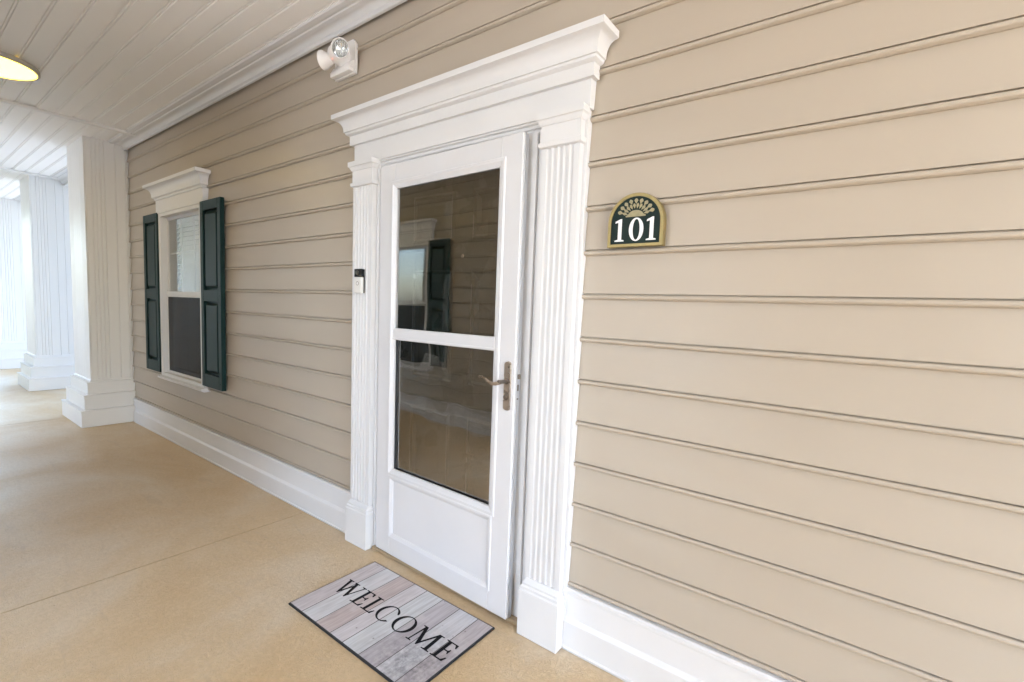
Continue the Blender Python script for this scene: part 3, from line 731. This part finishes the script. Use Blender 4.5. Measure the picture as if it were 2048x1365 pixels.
def glyph(name, ch, h, depth, material, parent, loc, rot):
    bm = bmesh.new()
    if ch in GLYPH:
        for poly in GLYPH[ch][0]: bm.faces.new([bm.verts.new((x * h, z * h, 0)) for x, z in poly])
    elif ch in 'O':
        ring_poly(bm, .48 * h, .5 * h, .48 * h, .52 * h, .33 * h, .475 * h, 0, 2 * math.pi, 40, 0, 0)
    elif ch == '0':
        ring_poly(bm, .34 * h, .5 * h, .34 * h, .51 * h, .165 * h, .455 * h, 0, 2 * math.pi, 40, 0, 0)
    elif ch == 'C':
        ring_poly(bm, .48 * h, .5 * h, .48 * h, .52 * h, .34 * h, .47 * h, R(38), R(318), 34, 0, 0)
        bm.faces.new([bm.verts.new((x * h, z * h, 0)) for x, z in ((.862, .82), (.88, .70), (.83, .70), (.735, .80))])
    bmesh.ops.remove_doubles(bm, verts=bm.verts, dist=1e-6)
    r_ = bmesh.ops.extrude_face_region(bm, geom=list(bm.faces))
    for v in r_['geom']:
        if isinstance(v, bmesh.types.BMVert): v.co.z += depth
    o = bm_obj(name, bm, material, parent); o.location = loc; o.rotation_euler = rot
    return o
ADV = {'W': 1.27, 'E': .71, 'L': .70, 'C': .98, 'O': 1.06, 'M': 1.28}

# ------------------------------------------------------------------ door mat
dm = root('door_mat', (-2.005, -.572, 0), 'welcome door mat printed with grey and pink weathered planks', 'door mat')
box('rubber_backing', -.003, .818, -.003, .459, .001, .0095, 'rubber_black', dm, .002)
box('printed_top', .004, .811, .004, .452, .0097, .0112, 'plank_print', dm, .0006)
hgt = .101; x = 0.046; sc = .752 / (sum(ADV[c] for c in 'WELCOME') * hgt)
for ch in 'WELCOME':
    o = glyph('letter', ch, hgt, .0006, 'ink', dm, (x, .178, .0113), (0, 0, 0)); o.scale = (sc, 1, 1)
    x += ADV[ch] * hgt * sc

# ------------------------------------------------------------------ house number sign
sg = root('house_number_sign', (-.6945, -.004, 1.597), 'arched green and gold number sign reading 101 on the siding', 'sign')
def arch(hw, hh, zoff=0.0, n=24):
    """flat bottom, straight sides, round top"""
    ry = hw * .97; zs = hh - ry
    return [(-hw, zoff), (hw, zoff)] + [(hw * math.cos(math.pi * i / n), zs + ry * math.sin(math.pi * i / n)) for i in range(n + 1)]
prism('gold_plate', arch(.104, .186), 'Y', -.019, 0, 'gold', sg, 30)
# raised rim
o_ = arch(.104, .186); 
i_ = [(-.0915, .0105), (.0915, .0105)] + [(.0915 * math.cos(math.pi * i / 24), (.186 - .104 * .97) + .0915 * .97 * math.sin(math.pi * i / 24)) for i in range(25)]
n = len(o_)
V = [(p[0], -.0192, p[1]) for p in o_] + [(p[0] * .985, -.024, p[1] * .99 + .001) for p in o_] + [(p[0], -.024, p[1]) for p in i_] + [(p[0], -.0205, p[1]) for p in i_]
Fc = []
for q in range(3):
    for i in range(n):
        j = (i + 1) % n; Fc.append((q * n + i, q * n + j, q * n + n + j, q * n + n + i))
mesh_obj('gold_rim', V, Fc, 'gold', sg, 30)
prism('green_face', i_, 'Y', -.0207, -.0194, 'sign_green', sg, 30)
x = -.077
for ch, adv in (('1', .055), ('0', .063), ('1', .05)):
    glyph('digit', ch, .079, .0018, 'white_paint', sg, (x, -.0208, .020), (R(90), 0, 0)); x += adv
# sunburst emblem: half disc with two rows of petals
bm = bmesh.new(); cx_, cz_ = 0.0, .108
def poly(pts):
    a = [bm.verts.new((p[0], -.0209, p[1])) for p in pts]; f = bm.faces.new(a)
poly([(-.036, .104), (.036, .104), (.038, .1075)] + [(.029 * math.cos(math.pi * i / 12), .1075 + .019 * math.sin(math.pi * i / 12)) for i in range(1, 12)] + [(-.038, .1075)])
for row, r0, r1, cnt, hw_ in ((0, .030, .052, 10, .0052), (1, .049, .071, 9, .0072)):
    for i in range(cnt):
        a = R(8) + (math.pi - R(16)) * (i + (.5 if row == 0 else .5)) / cnt
        u = Vector((math.cos(a), math.sin(a) * .86)); t = Vector((-math.sin(a), math.cos(a)))
        c_ = Vector((0, .106))
        def P_(r, s): v = c_ + u * r + t * s; return (v.x, v.y)
        m_ = r0 + (r1 - r0) * .6
        poly([P_(r0, 0), P_(m_, -hw_), P_(r1 - .003, -hw_ * .6), P_(r1, 0), P_(r1 - .003, hw_ * .6), P_(m_, hw_)])
r_ = bmesh.ops.extrude_face_region(bm, geom=list(bm.faces))
for v in r_['geom']:
    if isinstance(v, bmesh.types.BMVert): v.co.y -= .0012
bm_obj('sunburst_emblem', bm, 'emblem_gold', sg)

# ------------------------------------------------------------------ doorbell on the left pilaster
db = root('doorbell', (-2.246, -.0502, 1.415), 'small black and silver video doorbell on the fluted pilaster', 'doorbell')
box('mount', -.029, .029, -.006, 0, .001, .129, 'plastic_black', db, .001)
box('housing', -.031, .031, -.024, -.0062, 0, .0868, 'silver_plastic', db, .003)
box('camera_block', -.031, .031, -.025, -.0062, .0872, .130, 'plastic_black', db, .003)
lathe('lens', [(.012, 0), (.012, -.002), (.009, -.0028), (0, -.0022)], (0, -.0251, .109), (0, 1, 0), 'nickel_dark', db, 20)
lathe('button_ring', [(.0105, 0), (.0105, -.0015), (.0085, -.0015), (.0085, 0)], (0, -.0241, .052), (0, 1, 0), 'nickel_dark', db, 24)
lathe('button', [(.0082, 0), (.0082, -.001), (0, -.0012)], (0, -.0241, .052), (0, 1, 0), 'white_paint', db, 20)

# ------------------------------------------------------------------ emergency light
el = root('emergency_light', (-2.465, -.003, 2.70), 'white twin head emergency light on the siding above the door cornice', 'light')
V = [(-.095, 0, -.09), (.095, 0, -.09), (.095, 0, .065), (.075, 0, .09), (-.02, 0, .09), (-.095, 0, .05)]
prism('back_plate', [(p[0], p[2]) for p in V], 'Y', -.016, 0, 'plastic_white', el)
bm = bmesh.new(); add_box(bm, -.092, .092, -.050, -.0162, -.086, -.058, .006, 2); bm_obj('tray', bm, 'plastic_white', el, 40)
prism('tray_ramp', [(-.0165, -.0575), (-.046, -.0575), (-.030, -.030), (-.0165, -.022)], 'X', -.088, .088, 'plastic_white', el)
lathe('body', [(.0, .0), (.050, .0), (.054, -.02), (.050, -.055), (.040, -.078), (.024, -.092), (0, -.096)], (.004, -.0165, .010), (0, 1, 0), 'plastic_white', el, 32)
lathe('indicator_lamp', [(0, -.004), (.004, -.003), (.0045, 0)], (.012, -.098, -.030), (0, 1, .5), 'led_red', el, 12)
def head(c, d):
    d = Vector(d).normalized()
    h = lathe('lamp_head', [(0, -.045), (.018, -.043), (.028, -.030), (.038, -.008), (.049, .012), (.049, .020), (.0455, .020), (.044, .012), (.030, -.008), (0, -.016)], c, d, 'plastic_white', el, 36)
    lathe('reflector', [(.0435, .0125), (.030, -.004), (.014, -.012), (0, -.013)], c, d, 'chrome', h, 18, 1)
    lathe('lens', [(0, .0165), (.044, .0160), (.044, .0145), (0, .0150)], c, d, 'glass_flat', h, 32)
    b_ = Vector(c); 
    bm = bmesh.new(); s = d.cross(Vector((0, 0, 1))).normalized(); u = s.cross(d)
    for k in range(5):
        p = b_ + s * (-.024 + .012 * k) + d * .013
        vv = [p + s * .0015 + u * .030, p - s * .0015 + u * .030, p - s * .0015 - u * .030, p + s * .0015 - u * .030]
        f0 = [bm.verts.new(v) for v in vv]; f1 = [bm.verts.new(v - d * .004) for v in vv]
        bm.faces.new(f0); bm.faces.new(f1[::-1])
        for q in range(4): bm.faces.new((f0[q], f0[(q + 1) % 4], f1[(q + 1) % 4], f1[q]))
    bm_obj('lens_ribs', bm, 'chrome', h)
head((.098, -.100, -.006), (.55, -.80, -.18))
head((-.052, -.098, -.020), (-.92, -.38, -.05))

# ------------------------------------------------------------------ ceiling light
cl = root('ceiling_light', (-4.92, -1.10, ZC), 'lit round flush ceiling light glowing warm yellow', 'light')
lathe('rim', [(.20, .0), (.244, 0), (.248, -.006), (.248, -.030), (.242, -.034), (.233, -.034), (.233, -.020)], (0, 0, 0), (0, 0, 1), 'gray_rim', cl, 64)
lathe('diffuser', [(.2325, -.021), (.2325, -.029), (.21, -.034), (.12, -.038), (0, -.039)], (0, 0, 0), (0, 0, 1), 'lamp_glow', cl, 64)
